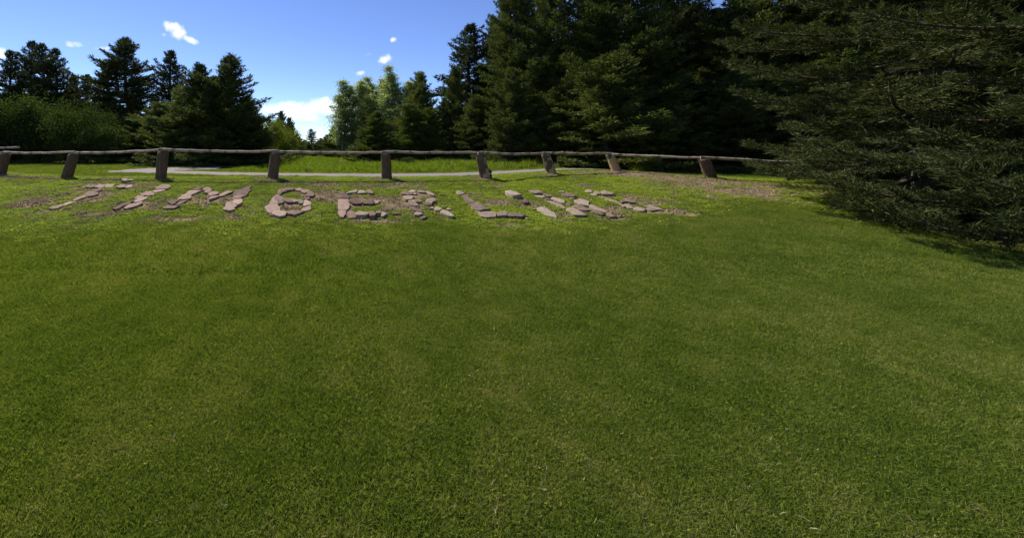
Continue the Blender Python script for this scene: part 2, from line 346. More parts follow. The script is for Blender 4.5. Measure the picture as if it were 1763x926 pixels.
M_bare = mat_wood('bare_post_wood', [(.03, .022, .017), (.09, .065, .047), (.17, .125, .09)], .2)
M_rail = mat_wood('rail_weathered_wood', [(.16, .11, .07), (.38, .30, .22), (.58, .48, .36)], False)
def mat_path():
    m, g, b = mat_new('path_gravel'); pos = g.add('ShaderNodeNewGeometry').outputs['Position']
    c = g.ramp(g.noise(pos, 90, 4, .7), [(.3, (.10, .085, .075)), (.7, (.25, .215, .19))])
    c = g.mix(g.math('MULTIPLY', g.noise(pos, 1.5, 3), .4), c, (.20, .165, .13))
    g.put(b.inputs['Base Color'], c); b.inputs['Roughness'].default_value = .95
    bump(g, b, g.noise(pos, 80, 4), .5, .015); return m
M_path = mat_path()

# ------------------------------------------------------------------ stones: build
def stone_mesh(pts, h, mat, seed):
    rg = np.random.default_rng(seed)
    # refine outline
    P = []
    n = len(pts)
    for i in range(n):
        a, b = pts[i, :2], pts[(i + 1) % n, :2]
        L = np.linalg.norm(b - a); k = 2 if L > .12 else 1
        if L > .3: k = 3
        for j in range(k):
            p = a + (b - a) * j / k
            if j: p = p + rg.normal(0, .005 + .034 * L, 2)
            P.append(p)
    P = np.array(P); m = len(P)
    if np.sum(P[:, 0] * np.roll(P[:, 1], -1) - P[:, 1] * np.roll(P[:, 0], -1)) < 0: P = P[::-1]
    ctr = P.mean(0)
    # flat slab: plane fitted through terrain under outline
    A = np.c_[P - ctr, np.ones(m)]; zt = zg(P[:, 0], P[:, 1])
    co_, *_ = np.linalg.lstsq(A, zt, rcond=None)
    co_[:2] += rg.normal(0, .012, 2)
    plane = A @ co_
    topz = plane + h + rg.normal(0, .003, m)
    r = (P - ctr)
    r = r * 1.09; inn = ctr + r * .95
    V = []
    V += [(*(ctr + r[i] * 1.0), zt[i] - .03) for i in range(m)]                        # foot ring
    V += [(*(ctr + r[i] * (1 + rg.normal(0, .015))), topz[i] - .4 * h) for i in range(m)]
    V += [(*(ctr + r[i] * 1.0), topz[i] - .002) for i in range(m)]
    V += [(*inn[i], topz[i] + rg.normal(0, .0015)) for i in range(m)]
    mid = ctr + r * .45
    V += [(*mid[i], (co_[2] + (mid[i] - ctr) @ co_[:2]) + h + rg.normal(0, .003)) for i in range(m)]
    V.append((*ctr, co_[2] + h + rg.normal(0, .003)))
    cnt, idx = [], []
    for k in range(4):
        for i in range(m):
            j = (i + 1) % m; idx += [k * m + i, k * m + j, (k + 1) * m + j, (k + 1) * m + i]; cnt.append(4)
    for i in range(m): idx += [4 * m + i, 4 * m + (i + 1) % m, 5 * m]; cnt.append(3)
    V = np.array(V); o = np.array([ctr[0], ctr[1], float(zg(*ctr))])
    me = poly_mesh('stone', V - o, cnt, idx, mat)
    ex = ctr + r * (1 + .045 / np.linalg.norm(r, axis=1).clip(.03)[:, None]); STONE_FOOT.append(ex); STONE_FOOT.append(ex - np.array([0, .06]))
    return me, o
LETLAB = {
 'T': 'letter T of flat brown stones at the left end of the row', 'I': 'leaning letter I of long brown slabs, right of the T',
 'M': 'wide letter M of brown slabs with bare soil inside, left of the B', 'B': 'rounded letter B of reddish flagstones with grass in its loops',
 'E first': 'letter E of reddish slabs between the stone B and the R', 'R': 'letter R of small pale stones right of the middle E',
 'L': 'letter L of tan slabs with a dark gap under its foot', 'I second': 'broken letter I of three spaced stones between L and N',
 'N': 'letter N of long narrow tan stones in slanting lines', 'E last': 'letter E of thin tan slabs at the right end of the row'}
sd = 0
for key, regs in LET.items():
    (ox, oy), s, polys = regs[0]
    tan = key in ('R', 'L', 'I second', 'N', 'E last')
    built = []
    for pi, (pg, h) in enumerate(polys):
        sd += 1
        h = max(h, .022) * (.9 if key in ('N', 'E last', 'I second') else .85)
        pts = np.array([gp(ox + x / s, oy + y / s, h) for x, y in pg])
        mt = M_stoneT if tan else M_stoneR
        if key == 'B' and pi == 15: mt = M_stoneM
        if key == 'B' and pi in (14, 16): mt = M_stoneT
        if key == 'E first' and pi in (4, 5, 10, 12, 13): mt = M_stoneT
        if key == 'R' and pi in (11,): mt = M_stoneR
        if key == 'I second' and pi == 1: mt = M_stoneR
        built.append(stone_mesh(pts, h, mt, sd))
    base = np.mean([o for _, o in built], axis=0); base[2] = float(zg(base[0], base[1]))
    e = empty('stone_letter', base); tag(e, LETLAB[key], 'stone letter', 'flagstone letters laid on the bank')
    for me, o in built:
        s_ = link('stone', me, e); s_.location = o - base
for pg, h, (ox, oy), s, lab in LOOSE:
    sd += 1; pts = np.array([gp(ox + x / s, oy + y / s, h) for x, y in pg])
    me, o = stone_mesh(pts, h, M_stoneT, sd); s_ = link('loose_rock', me); s_.location = o; tag(s_, lab, 'rock')

# ------------------------------------------------------------------ path centre line
PATHPX = [(1130, 292.3), (1060, 292.2), (1000, 291.8), (950, 292.8), (900, 295.5), (860, 297.8), (810, 300), (750, 301.5), (664, 302.3), (560, 301.8), (472, 301),
          (400, 299.8), (340, 298.2), (290, 296.6), (240, 295.6), (205, 295.4), (188, 295.2)]
pc = np.array([gp(x, y)[:2] for x, y in PATHPX])
PWID = np.array([.42, .45, .45, .45, .46, .5, .5, .5, .5, .5, .5, .5, .5, .52, .5, .4, .06]) * 1.15
pc2 = np.array([gp(x, y)[:2] for x, y in [(208, 295.0), (235, 293.6), (262, 292.6), (285, 292.0), (330, 290.5), (380, 289.5)]])
PW2 = np.array([.2, .75, 1.15, 1.2, 1.1, .9])
def ribbon(c, w, n=110):
    t = np.concatenate([[0], np.cumsum(np.linalg.norm(np.diff(c, axis=0), axis=1))]); tt = np.linspace(0, t[-1], n)
    p = np.c_[np.interp(tt, t, c[:, 0]), np.interp(tt, t, c[:, 1])]; ww = np.interp(tt, t, w)
    for _ in range(3): p[1:-1] = (p[:-2] + 2 * p[1:-1] + p[2:]) / 4
    d = np.gradient(p, axis=0); d /= np.linalg.norm(d, axis=1)[:, None] + 1e-9
    return p, np.c_[-d[:, 1], d[:, 0]], ww
PR = [ribbon(pc, PWID), ribbon(pc2, PW2)]
def path_dist(x, y):                     # distance minus half width
    d = np.full(np.shape(x), 99.0)
    for p, nrm, w in PR:
        for i in range(0, len(p), 2): d = np.minimum(d, np.hypot(x - p[i, 0], y - p[i, 1]) - w[i])
    return d
Vp, cnt, idx = [], [], []; off = 0
NC = 7
for ri, (p, nrm, w) in enumerate(PR):
    for i in range(len(p)):
        for k in range(NC):
            a = (k / (NC - 1) * 2 - 1); jit = (random.random() - .5) * .16 if k in (0, NC - 1) else 0
            q = p[i] + nrm[i] * (a * w[i] + jit); edge = 1 - abs(a) ** 6
            Vp.append((q[0], q[1], float(zg(*q)) + (.018 * edge + .004 if k not in (0, NC - 1) else -.02) + .004 * ri))
    for i in range(len(p) - 1):
        for k in range(NC - 1):
            a = off + i * NC + k; idx += [a, a + 1, a + NC + 1, a + NC]; cnt.append(4)
    off += len(p) * NC
tag(link('path', poly_mesh('path', Vp, cnt, idx, M_path, True)), 'narrow grey gravel path running behind the log rail fence', kind='structure')

# ------------------------------------------------------------------ ground sheet
def lines(lo, hi, step, far, grow):
    a = list(np.arange(lo, hi + 1e-6, step)); s = step; x = a[-1]
    while x < far: s *= grow; x += s; a.append(x)
    s = step; x = a[0]; b = []
    while x > -far: s *= grow; x -= s; b.append(x)
    return np.array(b[::-1] + a)
gx = lines(-11, 16, .065, 700, 1.14); gy = lines(1.0, 12.5, .055, 900, 1.12)
gy = gy[gy > -60]
XX, YY = np.meshgrid(gx, gy); ZZ = zg(XX, YY)
PATCH = [(85, 352, 60, 12, .95), (150, 338, 70, 14, .6), (160, 368, 50, 5, .75), (240, 322, 60, 8, .45), (255, 350, 60, 14, .45), (340, 348, 36, 10, .95), (375, 345, 40, 10, .9), (330, 378, 60, 6, .75),
         (430, 362, 35, 10, .35), (400, 375, 30, 5, .5), (500, 355, 22, 6, .85), (560, 340, 40, 14, .8), (560, 318, 30, 5, .6), (640, 345, 50, 12, .9), (690, 350, 45, 14, .8), (645, 382, 55, 6, .85), (660, 322, 40, 6, .7),
         (625, 320, 30, 4, .6), (715, 335, 30, 12, .6), (770, 360, 30, 10, .35), (815, 335, 25, 8, .4), (850, 352, 32, 8, .9), (880, 388, 45, 6, .8), (920, 352, 22, 6, .8), (860, 385, 30, 5, .6), (985, 372, 25, 7, .6),
         (1050, 360, 30, 8, .95), (1070, 340, 30, 5, .5), (1120, 352, 40, 8, .6), (1010, 320, 60, 5, .35), (1150, 365, 70, 6, .8), (1190, 370, 50, 6, .7), (960, 380, 40, 5, .5), (1065, 378, 40, 5, .6),
         (1060, 296, 55, 3.5, .9), (1110, 299, 60, 4.5, 1.0), (1160, 307, 60, 6, 1.0), (1215, 316, 70, 8, .9), (1010, 297, 45, 3, .7), (1130, 312, 50, 3, .4), (1180, 332, 50, 5, .4), (940, 302, 40, 2, .4), (1290, 330, 80, 10, .9),
         (5, 303, 40, 2.5, .8), (70, 306, 55, 2.0, .9), (200, 309, 70, 2, .6), (465, 308, 30, 2.5, .8), (660, 309, 30, 3, .9), (830, 308, 26, 2.5, .5), (275, 308, 30, 2, .6), (585, 457, 10, 3, .5), (610, 455, 8, 2, .5)]
def soil_at(x, y):
    t = np.maximum(y, .3); px = CX + F * x / t; py = HY + F * (EYE - zg(x, y)) / t
    s = fence_d(x) - y
    v = np.zeros(np.shape(x))
    for cx, cy, a, b, w in PATCH:
        v = np.maximum(v, w * np.exp(-(((px - cx) / a) ** 2 + ((py - cy) / (b * 1.0)) ** 2) * 1.1))
    band = np.interp(s, [.1, .5, 3.5, 4.0], [0, 1, 1, 0])
    mott = (fnoise(x, y, 2.3, 7, 4) - .5) * 1.5 + (fnoise(x, y, 9, 2, 3) - .5) * .7
    return np.clip(v * 1.0 + band * (.08 + mott * .7) + mott * .35 * v, 0, 1) * np.where((y > 0) & (x > -.99 * y - 4), 1, 0)
def litter_at(x, y):                     # dead needles under the conifers
    v = np.zeros(np.shape(x))
    for (tx, ty, r) in SHADE: v = np.maximum(v, np.clip(1.5 - np.hypot(x - tx, y - ty) / r, 0, 1))
    return v * np.interp(fence_d(x) - y, [-.6, .3], [1, .0]) if True else v

# ------------------------------------------------------------------ trees
def tube(path, rad, n=6):
    path = np.asarray(path, float); m = len(path)
    d = np.gradient(path, axis=0); d /= np.linalg.norm(d, axis=1)[:, None] + 1e-9
    ref = np.array([0, 0, 1.0]) if abs(d[0, 2]) < .9 else np.array([1.0, 0, 0])
    s = np.cross(d, ref); s /= np.linalg.norm(s, axis=1)[:, None] + 1e-9; t = np.cross(d, s)
    a = np.linspace(0, 2 * math.pi, n, endpoint=False)
    V = (path[:, None, :] + np.asarray(rad)[:, None, None] * (s[:, None, :] * np.cos(a)[None, :, None] + t[:, None, :] * np.sin(a)[None, :, None])).reshape(-1, 3)
    i, j = np.meshgrid(np.arange(m - 1), np.arange(n), indexing='ij'); i = i.ravel(); j = j.ravel(); k = (j + 1) % n
    return V, np.c_[i * n + j, i * n + k, (i + 1) * n + k, (i + 1) * n + j]
class Acc:
    def __init__(s): s.V = []; s.Q = []; s.o = 0
    def add(s, VQ): s.V.append(VQ[0]); s.Q.append(VQ[1] + s.o); s.o += len(VQ[0])
    def mesh(s, name, mat):
        Q = np.concatenate(s.Q); return poly_mesh(name, np.concatenate(s.V), np.full(len(Q), 4), Q.ravel(), mat, True)
def unit(v): return v / (np.linalg.norm(v, axis=-1, keepdims=True) + 1e-9)
def needles(C, D, per, ln, wd, spread, rg, k=3):
    """per slim faces springing from each clump C along D"""
    n = len(C); C = np.repeat(C, per, 0); D = np.repeat(D, per, 0)
    d = unit(D + rg.normal(0, spread, C.shape)); side = unit(np.cross(d, rg.normal(0, 1, C.shape)))
    L = ln * rg.uniform(.6, 1.25, (len(C), 1)); W = wd * rg.uniform(.7, 1.3, (len(C), 1))
    b = C + rg.normal(0, ln * .22, C.shape)
    if k == 3: return np.stack([b - side * W / 2, b + side * W / 2, b + d * L], 1).reshape(-1, 3)
    mid = b + d * L * .5
    return np.stack([b, mid + side * W / 2, b + d * L, mid - side * W / 2], 1).reshape(-1, 3)
def conifer(seed, H, Rm, clear, prof, up, nbr, twig, ln, wd, per, mat, r0=None, openness=0.0):
    rg = np.random.default_rng(seed); wood = Acc(); C = []; D = []
    r0 = r0 or H * .016 + .03
    n = 10; tz = np.linspace(0, H, n); wob = np.cumsum(rg.normal(0, H * .004, (n, 2)), 0)
    tp = np.c_[wob, tz]; wood.add(tube(tp, r0 * (1 - tz / H) ** .9 + .008, 7))
    tx = lambda z: np.array([np.interp(z, tz, wob[:, 0]), np.interp(z, tz, wob[:, 1]), z])
    lump = rg.uniform(0, 6.28, 6)
    for i in range(nbr):
        f = (i + rg.uniform(0, 1)) / nbr; f = f ** 1.06
        z = clear * H + f * (H * .985 - clear * H); t = f
        if rg.random() < openness * (1 - t): continue
        az = i * 2.399 + rg.uniform(-.5, .5)
        lob = 1 + .18 * math.sin(3 * az + lump[0] + z) + .12 * math.sin(2 * az + lump[1] - 1.7 * z)
        L = Rm * prof(t) * rg.uniform(.5, 1.18) * lob
        if rg.random() < .06: L *= 1.2
        L = max(L, .07 * Rm)
        el = up(t) + rg.normal(0, .09)
        ns = max(4, int(L / (ln * 1.1)) + 2)
        s = np.linspace(0, 1, ns); hd = np.array([math.cos(az), math.sin(az), 0]); sd_ = np.array([-hd[1], hd[0], 0])
        sag = -.28 * L * np.sin(s * math.pi * .62) * (1 - t) + .10 * L * s ** 3
        bp = tx(z) + hd * (s * L * math.cos(el))[:, None] + np.array([0, 0, 1]) * (s * L * math.sin(el) + sag)[:, None] + sd_ * (rg.normal(0, .07 * L) * s ** 2)[:, None]
        rb = min(.3 * r0, .012 + .012 * L)
        wood.add(tube(bp, rb * (1 - .85 * s) + .003, 4))
        bd = unit(np.gradient(bp, axis=0))
        a0 = .12 if t > .35 else .25
        nt = max(3, int(L * twig))
        for q in range(nt):
            sf = a0 + (1 - a0) * (q + rg.uniform(0, 1)) / nt
            p = np.array([np.interp(sf, s, bp[:, k]) for k in range(3)]); dd = np.array([np.interp(sf, s, bd[:, k]) for k in range(3)])
            side = sd_ * (1 if q % 2 else -1)
            tl = (.10 + .36 * L * (1.02 - sf) ** .7) * rg.uniform(.6, 1.1)
            td = unit(dd * .75 + side * .8 + np.array([0, 0, rg.normal(.12, .16)]))
            m = max(1, int(tl / (ln * .72)))
            ss = (np.arange(m) + .6) / m * tl
            C.append(p + td * ss[:, None]); D.append(np.repeat([td + np.array([0, 0, .25])], m, 0))
        C.append(bp[-2:]); D.append(bd[-2:] + np.array([0, 0, .2]))
    C.append(tx(H * .97)[None] + np.array([[0, 0, 0], [0, 0, .02 * H], [0, 0, -.02 * H]])); D.append(np.array([[0, 0, 1.0]] * 3))
    C = np.concatenate(C); D = np.concatenate(D)
    return wood.mesh('trunk', M_bark), soup('crown', needles(C, D, per, ln, wd, .55, rg), 3, mat), H, Rm
def broadleaf(seed, H, Rm, stems, mat, lf, nleaf, bark, clear=.18, shape='egg'):
    rg = np.random.default_rng(seed); wood = Acc(); C = []; D = []
    for sidx in range(stems):
        a = rg.uniform(0, 6.28); b = np.array([math.cos(a), math.sin(a), 0]) * Rm * (.15 if stems > 1 else 0)
        lean = np.array([math.cos(a), math.sin(a)]) * (Rm * (.75 if shape == 'dome' else .35) if stems > 1 else .1) * rg.uniform(.3, 1.1)
        n = 8; s = np.linspace(0, 1, n); Hs = H * rg.uniform(.78, 1) * (1 - (.35 if shape == 'dome' else .12) * (np.linalg.norm(lean) / Rm) ** 2)
        p = b + np.c_[lean[0] * s ** 1.3, lean[1] * s ** 1.3, Hs * s] + np.c_[np.cumsum(rg.normal(0, .012 * H, (n, 2)), 0), np.zeros(n)]
        wood.add(tube(p, (H * .011 + .01) * (1 - s * .93), 6))
        nb = int(30 if shape == 'egg' else 18)
        for i in range(nb):
            f = clear + (1 - clear) * (i + rg.uniform(0, 1)) / nb
            q = np.array([np.interp(f, s, p[:, k]) for k in range(3)]); az = i * 2.4 + rg.uniform(-.6, .6)
            w = math.sin(math.pi * min(1, (f - clear + .16) / (1.12 - clear))) ** .7
            L = Rm * w * rg.uniform(.45, 1.0) * (.75 if shape == 'egg' else .8)
            el = rg.uniform(.35, .9) if shape == 'egg' else rg.uniform(.0, .8)
            d = np.array([math.cos(az) * math.cos(el), math.sin(az) * math.cos(el), math.sin(el)])
            t = np.linspace(0, 1, 5); bp = q + d * (t * L)[:, None] + np.array([0, 0, -.12 * L]) * (t ** 2)[:, None] + rg.normal(0, .03 * L, (5, 3)) * t[:, None]
            wood.add(tube(bp, (.006 + .006 * L) * (1 - t * .8), 3))
            for k in range(7):
                u_ = rg.uniform(.3, 1.05); cpt = q + d * L * u_ + rg.normal(0, .13 * L + .05, 3)
                C.append(cpt); D.append(unit(cpt - q + 1e-6))
    C = np.array(C); D = np.array(D)
    k = np.repeat(np.arange(len(C)), nleaf); cr = rg.uniform(.5, 1.3, (len(C), 1))[k]
    P = C[k] + rg.normal(0, 1, (len(k), 3)) * cr * np.array([1, 1, .7]) * (Rm * .085 + .035)
    P[:, 2] = np.maximum(P[:, 2], .04)
    Lf = needles(P, D[k] + np.array([0, 0, -.1]), 1, lf, lf * .62, .9, rg, 4)
    return wood.mesh('trunk', bark), soup('crown', Lf, 4, mat), H, Rm

cone = lambda a: (lambda t: (1 - t) ** a + .02)
def pineprof(t): return (math.sin(math.pi * min(1, .28 + .78 * (1 - t)) / 1.9) if t < .5 else 1.02 * (1 - t) ** .62 * 1.35)
PT = {
 'fir':   conifer(11, 6.0, 2.1, .03, cone(.72), lambda t: -.02 + .75 * t, 202, 12.2, .15, 0.046, 7, M_fir),
 'fir2':  conifer(12, 6.0, 2.0, .04, cone(.62), lambda t: .14 + .72 * t, 185, 12.2, .15, 0.046, 7, M_fir),
 'green': conifer(13, 5.5, 1.6, .03, cone(.55), lambda t: .25 + .6 * t, 175, 13.5, .13, 0.041, 7, M_firgreen),
 'pine':  conifer(14, 9.0, 1.7, .28, lambda t: 1.0 * min(1, 1.75 * (1 - t) ** .75) * (.7 + .3 * min(1, t * 3)), lambda t: -.05 + .8 * t, 162, 12.2, .19, 0.057, 7, M_firdark, openness=.28),
 'pine2': conifer(15, 9.0, 1.9, .22, lambda t: 1.0 * (1 - t) ** .55, lambda t: .0 + .8 * t, 148, 12.2, .18, 0.057, 7, M_firdark, openness=.3),
 'big':   conifer(16, 13.0, 3.3, .05, cone(.5), lambda t: -.05 + .75 * t, 310, 9.5, .19, 0.057, 7, M_fir),
 'big2':  conifer(17, 12.0, 2.8, .07, cone(.45), lambda t: -.0 + .8 * t, 283, 9.5, .19, 0.057, 7, M_firdark, openness=.06),
 'near':  conifer(19, 12.0, 2.9, .03, cone(.5), lambda t: -.08 + .75 * t, 250, 10, .10, .017, 17, M_firdark),
 'aspen': broadleaf(21, 8, 1.5, 3, M_aspen, .10, 38, M_pale),
 'aspen2': broadleaf(22, 8, 1.3, 2, M_aspen, .10, 44, M_pale),
 'willow': broadleaf(23, 3, 2.2, 13, M_willow, .095, 15, M_bark, .08, 'dome'),
 'bush':  broadleaf(24, 2.4, 1.5, 11, M_yellow, .075, 14, M_bark, .06, 'dome'),
}
SHADE = []; NAMES = {'fir': 'fir_tree', 'fir2': 'fir_tree', 'green': 'young_fir_tree', 'pine': 'pine_tree', 'pine2': 'pine_tree', 'big': 'tall_fir_tree', 'big2': 'tall_fir_tree', 'near': 'tall_fir_tree',
                     'aspen': 'aspen_tree', 'aspen2': 'aspen_tree', 'willow': 'willow_shrub', 'bush': 'leafy_shrub'}
def tree(kind, x, y, H, Rm, label, rot=None, group=None, lean=0.0, leany=0.0):
    tk, cr, h0, r0 = PT[kind]; z = float(zg(x, y))
    e = empty(NAMES[kind], (x, y, z - .03))
    cat = 'shrub' if kind in ('willow', 'bush') else 'tree'
    tag(e, label, cat, group); e.rotation_euler = (leany, lean, random.uniform(0, 6.28) if rot is None else rot)
    e.scale = (Rm / r0, Rm / r0, H / h0)
    link('trunk', tk, e); link('crown', cr, e)
    if kind not in ('aspen', 'aspen2', 'bush'): SHADE.append((x, y, Rm))
def tp(kind, px, top, d, hw, label, group=None, lean=0.0, rot=None):   # from photo column, top row, distance, half width
    x = (px - CX) / F * d; H = EYE + (HY - top) / F * d - float(zg(x, d))
    if PT[kind][0].materials[0] is M_bark and kind not in ('willow', 'bush'): hw = hw * 1.2
    if kind.startswith('aspen'): hw = hw * 1.6; H = H * 1.08
    tree(kind, x, d, H, hw / F * d, label, rot, group, lean)
GL = 'dark conifers behind the willow thicket'; GM = 'conifers left of the meadow gap'; GR = 'tall conifers filling the right side'
GD = 'low far trees closing the meadow gap'; GF = 'forest trees beyond the right end of the rail'
tp('pine2', 14, 88, 27, 42, 'dark conifer at the left edge of the photo, white cloud behind it', GL)
tp('pine2', 50, 70, 27, 38, 'tallest dark conifer of the cluster at the far left', GL)
tp('pine2', 78, 76, 26, 36, 'dark conifer in the middle of the far left cluster', GL)
tp('pine2', 101, 84, 27, 34, 'rightmost dark conifer of the far left cluster, open sky to its right', GL)
tp('fir2', 125, 132, 32, 40, 'low dark conifer under the sky dip between the two left clusters', GL)
tp('pine2', 152, 128, 30, 30, 'small dark conifer left of the broad blunt topped pine', GL)
tp('pine2', 176, 110, 28, 32, 'pointed dark conifer close against the broad blunt topped pine', GL)
tp('pine', 228, 67, 25, 46, 'broad blunt topped dark pine with sky showing round its trunk', GL, lean=.05)
tp('pine2', 294, 86, 26, 44, 'slim pine standing alone between the blunt pine and the big fir', GL)
tp('fir', 345, 112, 17.5, 72, 'dense fir with a thin pointed tip, left half of the big dark pair', GM)
tp('fir2', 394, 97, 17, 74, 'ragged fir with wide arms above the rail, right half of the big dark pair', GM)
tp('fir', 372, 135, 17.8, 92, 'broad dark fir filling the base between the two big dark tips', GM)
tp('fir2', 424, 168, 18.2, 44, 'shorter fir on the right flank of the big dark pair, next to the yellow bush', GM)
tp('fir2', 272, 178, 20, 60, 'low olive fir filling the space under the slim pine', GM)
tp('fir', 235, 195, 21, 45, 'low dark fir between the willow thicket and the olive fir', GM)
tp('green', 320, 150, 18.5, 45, 'olive conifer against the left flank of the big dark pair', GM)
tp('fir2', 190, 165, 27, 50, 'shaded conifer behind the crown of the willow thicket', GL)
tp('fir2', 60, 150, 29, 55, 'shaded conifer low in the far left cluster', GL)
# willow thicket
GW = 'willow thicket at the left'
tp('willow', 15, 170, 19.5, 62, 'big round willow bush at the left edge of the photo', GW)
tp('willow', 80, 163, 20.0, 60, 'tallest willow bush of the thicket, under the dark cluster', GW)
tp('willow', 142, 180, 19.0, 54, 'middle willow bush with bright green crown above the leaning post', GW)
tp('willow', 190, 212, 19, 45, 'lowest willow bush at the right end of the thicket', GW)
tp('willow', -60, 165, 19, 90, 'willow bush continuing the thicket past the left edge', GW)
# gap
tp('bush', 450, 200, 21, 42, 'yellow green leafy bush right of the big dark fir pair', 'bushes beside the meadow gap')
tp('bush', 487, 218, 23, 33, 'lower yellow green bush above the rail, before the gap', 'bushes beside the meadow gap')
tp('fir2', 484, 192, 36, 22, 'green conifer just under the left end of the long white cloud', GM)
tp('fir2', 499, 203, 35, 20, 'darker conifer stepping down towards the sky gap', GM)
tp('pine2', 537, 222, 52, 14, 'small round headed pine alone in the middle of the sky gap', GD)
for px, top, d in [(515, 236, 50), (524, 241, 55), (552, 238, 56), (562, 232, 50), (573, 218, 42), (546, 244, 60), (506, 240, 47), (584, 228, 45), (530, 246, 48)]:
    q = [515, 524, 552, 562, 573, 546, 506, 584, 530].index(px)
    tp('fir2', px, top, d, 15, ['small dark conifer left of the round headed pine in the gap', 'tiny dark conifer touching the left side of the round headed pine', 'small dark conifer right of the round headed pine in the gap',
        'dark conifer halfway from the round headed pine to the aspens', 'taller dark conifer left of the leftmost aspen', 'lowest dark conifer close behind the round headed pine, to its right', 'leftmost small dark conifer of the row closing the gap',
        'dark conifer tucked under the left aspen crown', 'low dark conifer directly behind the round headed pine'][q], GD)
for px, top, d, hw in [(520, 262, 33, 18), (545, 264, 34, 18), (568, 262, 31, 20), (590, 262, 29, 16)]:
    tp('willow', px, top - 6, d, hw, {520: 'leftmost low dark bush at the far edge of the meadow', 545: 'low dark bush at the far meadow edge under the round headed pine', 568: 'wide low bush at the far meadow edge under the taller dark conifer', 590: 'rightmost low dark bush at the far edge of the meadow'}[px], 'bushes at the far meadow edge')
GA = 'pale leafy aspens right of the gap'
tp('aspen', 590, 150, 31, 26, 'leftmost aspen, rounded green crown touching the long cloud', GA)
tp('aspen2', 606, 138, 31.5, 24, 'aspen second from the long cloud, its crown rounded', GA)
tp('aspen', 627, 144, 33, 24, 'aspen squeezed between the rounded one and the tallest pale one', GA)
tp('aspen2', 645, 124, 31, 24, 'tallest pale silvery aspen in the middle of the group', GA)
tp('aspen', 664, 126, 30, 24, 'pale thin topped aspen second from the pointed fir', GA)
tp('aspen2', 684, 140, 31, 26, 'low pale aspen touching the pointed fir', GA)
tp('green', 645, 192, 21, 38, 'bushy green fir below the pale aspens, behind the rail', 'firs below the aspens')
tp('green', 628, 222, 22, 26, 'small olive fir left of the bushy green fir', 'firs below the aspens')
tp('green', 702, 180, 20.5, 40, 'yellowish green fir in front of the pointed fir', 'firs below the aspens')
tp('fir2', 722, 127, 23, 50, 'dark pointed fir standing right of the aspens', 'firs below the aspens')
tp('green', 742, 185, 20, 38, 'short dense fir at the foot of the dark pointed fir', 'firs below the aspens')
tp('fir2', 765, 170, 25, 30, 'shaded fir in the notch left of the tall right hand pines', 'firs below the aspens')
tp('bush', 600, 258, 28, 16, 'tiny bush at the right corner of the meadow', 'bushes beside the meadow gap')
# right side
tp('pine2', 806, 40, 24, 62, 'tall open pine at the left edge of the right hand forest', GR, lean=-.02)
tp('big2', 850, 30, 23, 48, 'tall pine second from the left in the right hand forest', GR)
tp('fir2', 782, 118, 22, 34, 'short pine leaning out at the left foot of the tall open pine', GR)
tp('fir', 815, 165, 19.5, 48, 'broad olive fir behind the thick brown post', GR)
tp('big', 888, -75, 19, 62, 'huge green fir whose left side cuts straight down from the top edge', GR)
tp('big', 948, -95, 17.5, 68, 'huge dark fir left of the small blue chink of sky', GR)
tp('fir2', 880, 120, 16.5, 50, 'olive fir with layered boughs in front of the two huge firs', GR)
tp('big2', 1005, -60, 21, 60, 'black shaded fir behind the small blue chink of sky', GR)
tp('big', 1065, -120, 15.5, 95, 'giant fir with spreading lit boughs above the right hand posts', GR)
tp('fir', 1040, 95, 14.2, 100, 'wide low fir whose fan of pale boughs reaches over the rail', GR)
tp('fir', 955, 150, 15.5, 62, 'low dark fir behind the second post from the right', GR)
tp('big2', 1145, -45, 16.5, 70, 'very dark fir near the right edge of the photo', GR)
tp('big2', 1195, 10, 18, 60, 'black fir with a ragged top against the blue corner of sky', GR)
tp('fir', 1150, 140, 13.8, 75, 'low black fir over the dirt mound at the right', GR)
for px, top, d, hw in [(1235, 20, 15.5, 75), (1300, -60, 14.5, 95), (1385, -20, 15, 90), (1440, -90, 13, 110), (1540, -40, 14, 110), (1610, -110, 12, 140), (1740, -60, 12.5, 140),
                       (1270, 120, 12.8, 80), (1390, 110, 12.2, 90), (1500, 90, 11.2, 100), (1640, 60, 11, 120), (1760, 90, 10.6, 130), (1870, -50, 11, 150)]:
    tp('big' if top < 80 else 'fir', px, top, d, hw, {1235: 'dark fir just past the black ragged topped fir', 1300: 'very tall dark fir above the dirt end of the mound', 1385: 'dark fir second behind the shadowed end of the rail'}.get(px, 'dark forest fir beyond the right end of the rail'), GF)
for px, top, d, hw in [(830, 150, 30, 60), (900, 60, 28, 60), (960, 80, 30, 60), (1030, 40, 26, 80), (1110, 30, 24, 80), (1180, 70, 26, 80), (760, 200, 32, 40), (700, 200, 34, 40),
                       (430, 236, 58, 20), (462, 232, 60, 20), (495, 246, 64, 20), (512, 247, 70, 20), (535, 248, 72, 20), (558, 247, 66, 20), (578, 240, 62, 20), (598, 232, 56, 22), (618, 228, 52, 22), (640, 226, 50, 24), (665, 222, 48, 26),
                       (1260, 60, 22, 90), (1350, 50, 20, 90), (1450, 20, 20, 100), (1580, 20, 18, 120), (1700, 0, 18, 120), (1010, 130, 19, 60), (1090, 150, 18, 60)]:
    tp('fir2', px, top, d, hw, 'shaded conifer deep in the forest behind the front trees' if d < 40 else 'far shaded conifer showing through the gaps between nearer trees', 'deep forest conifers')
for px, top, d, hw in [(-60, 90, 28, 50), (-140, 70, 27, 60), (20, 150, 33, 50), (100, 160, 34, 50), (230, 170, 36, 50), (300, 180, 34, 50), (360, 180, 30, 50), (430, 190, 30, 40)]:
    tp('fir2', px, top, d, hw, 'shaded conifer far back behind the left hand trees', 'deep left conifers')
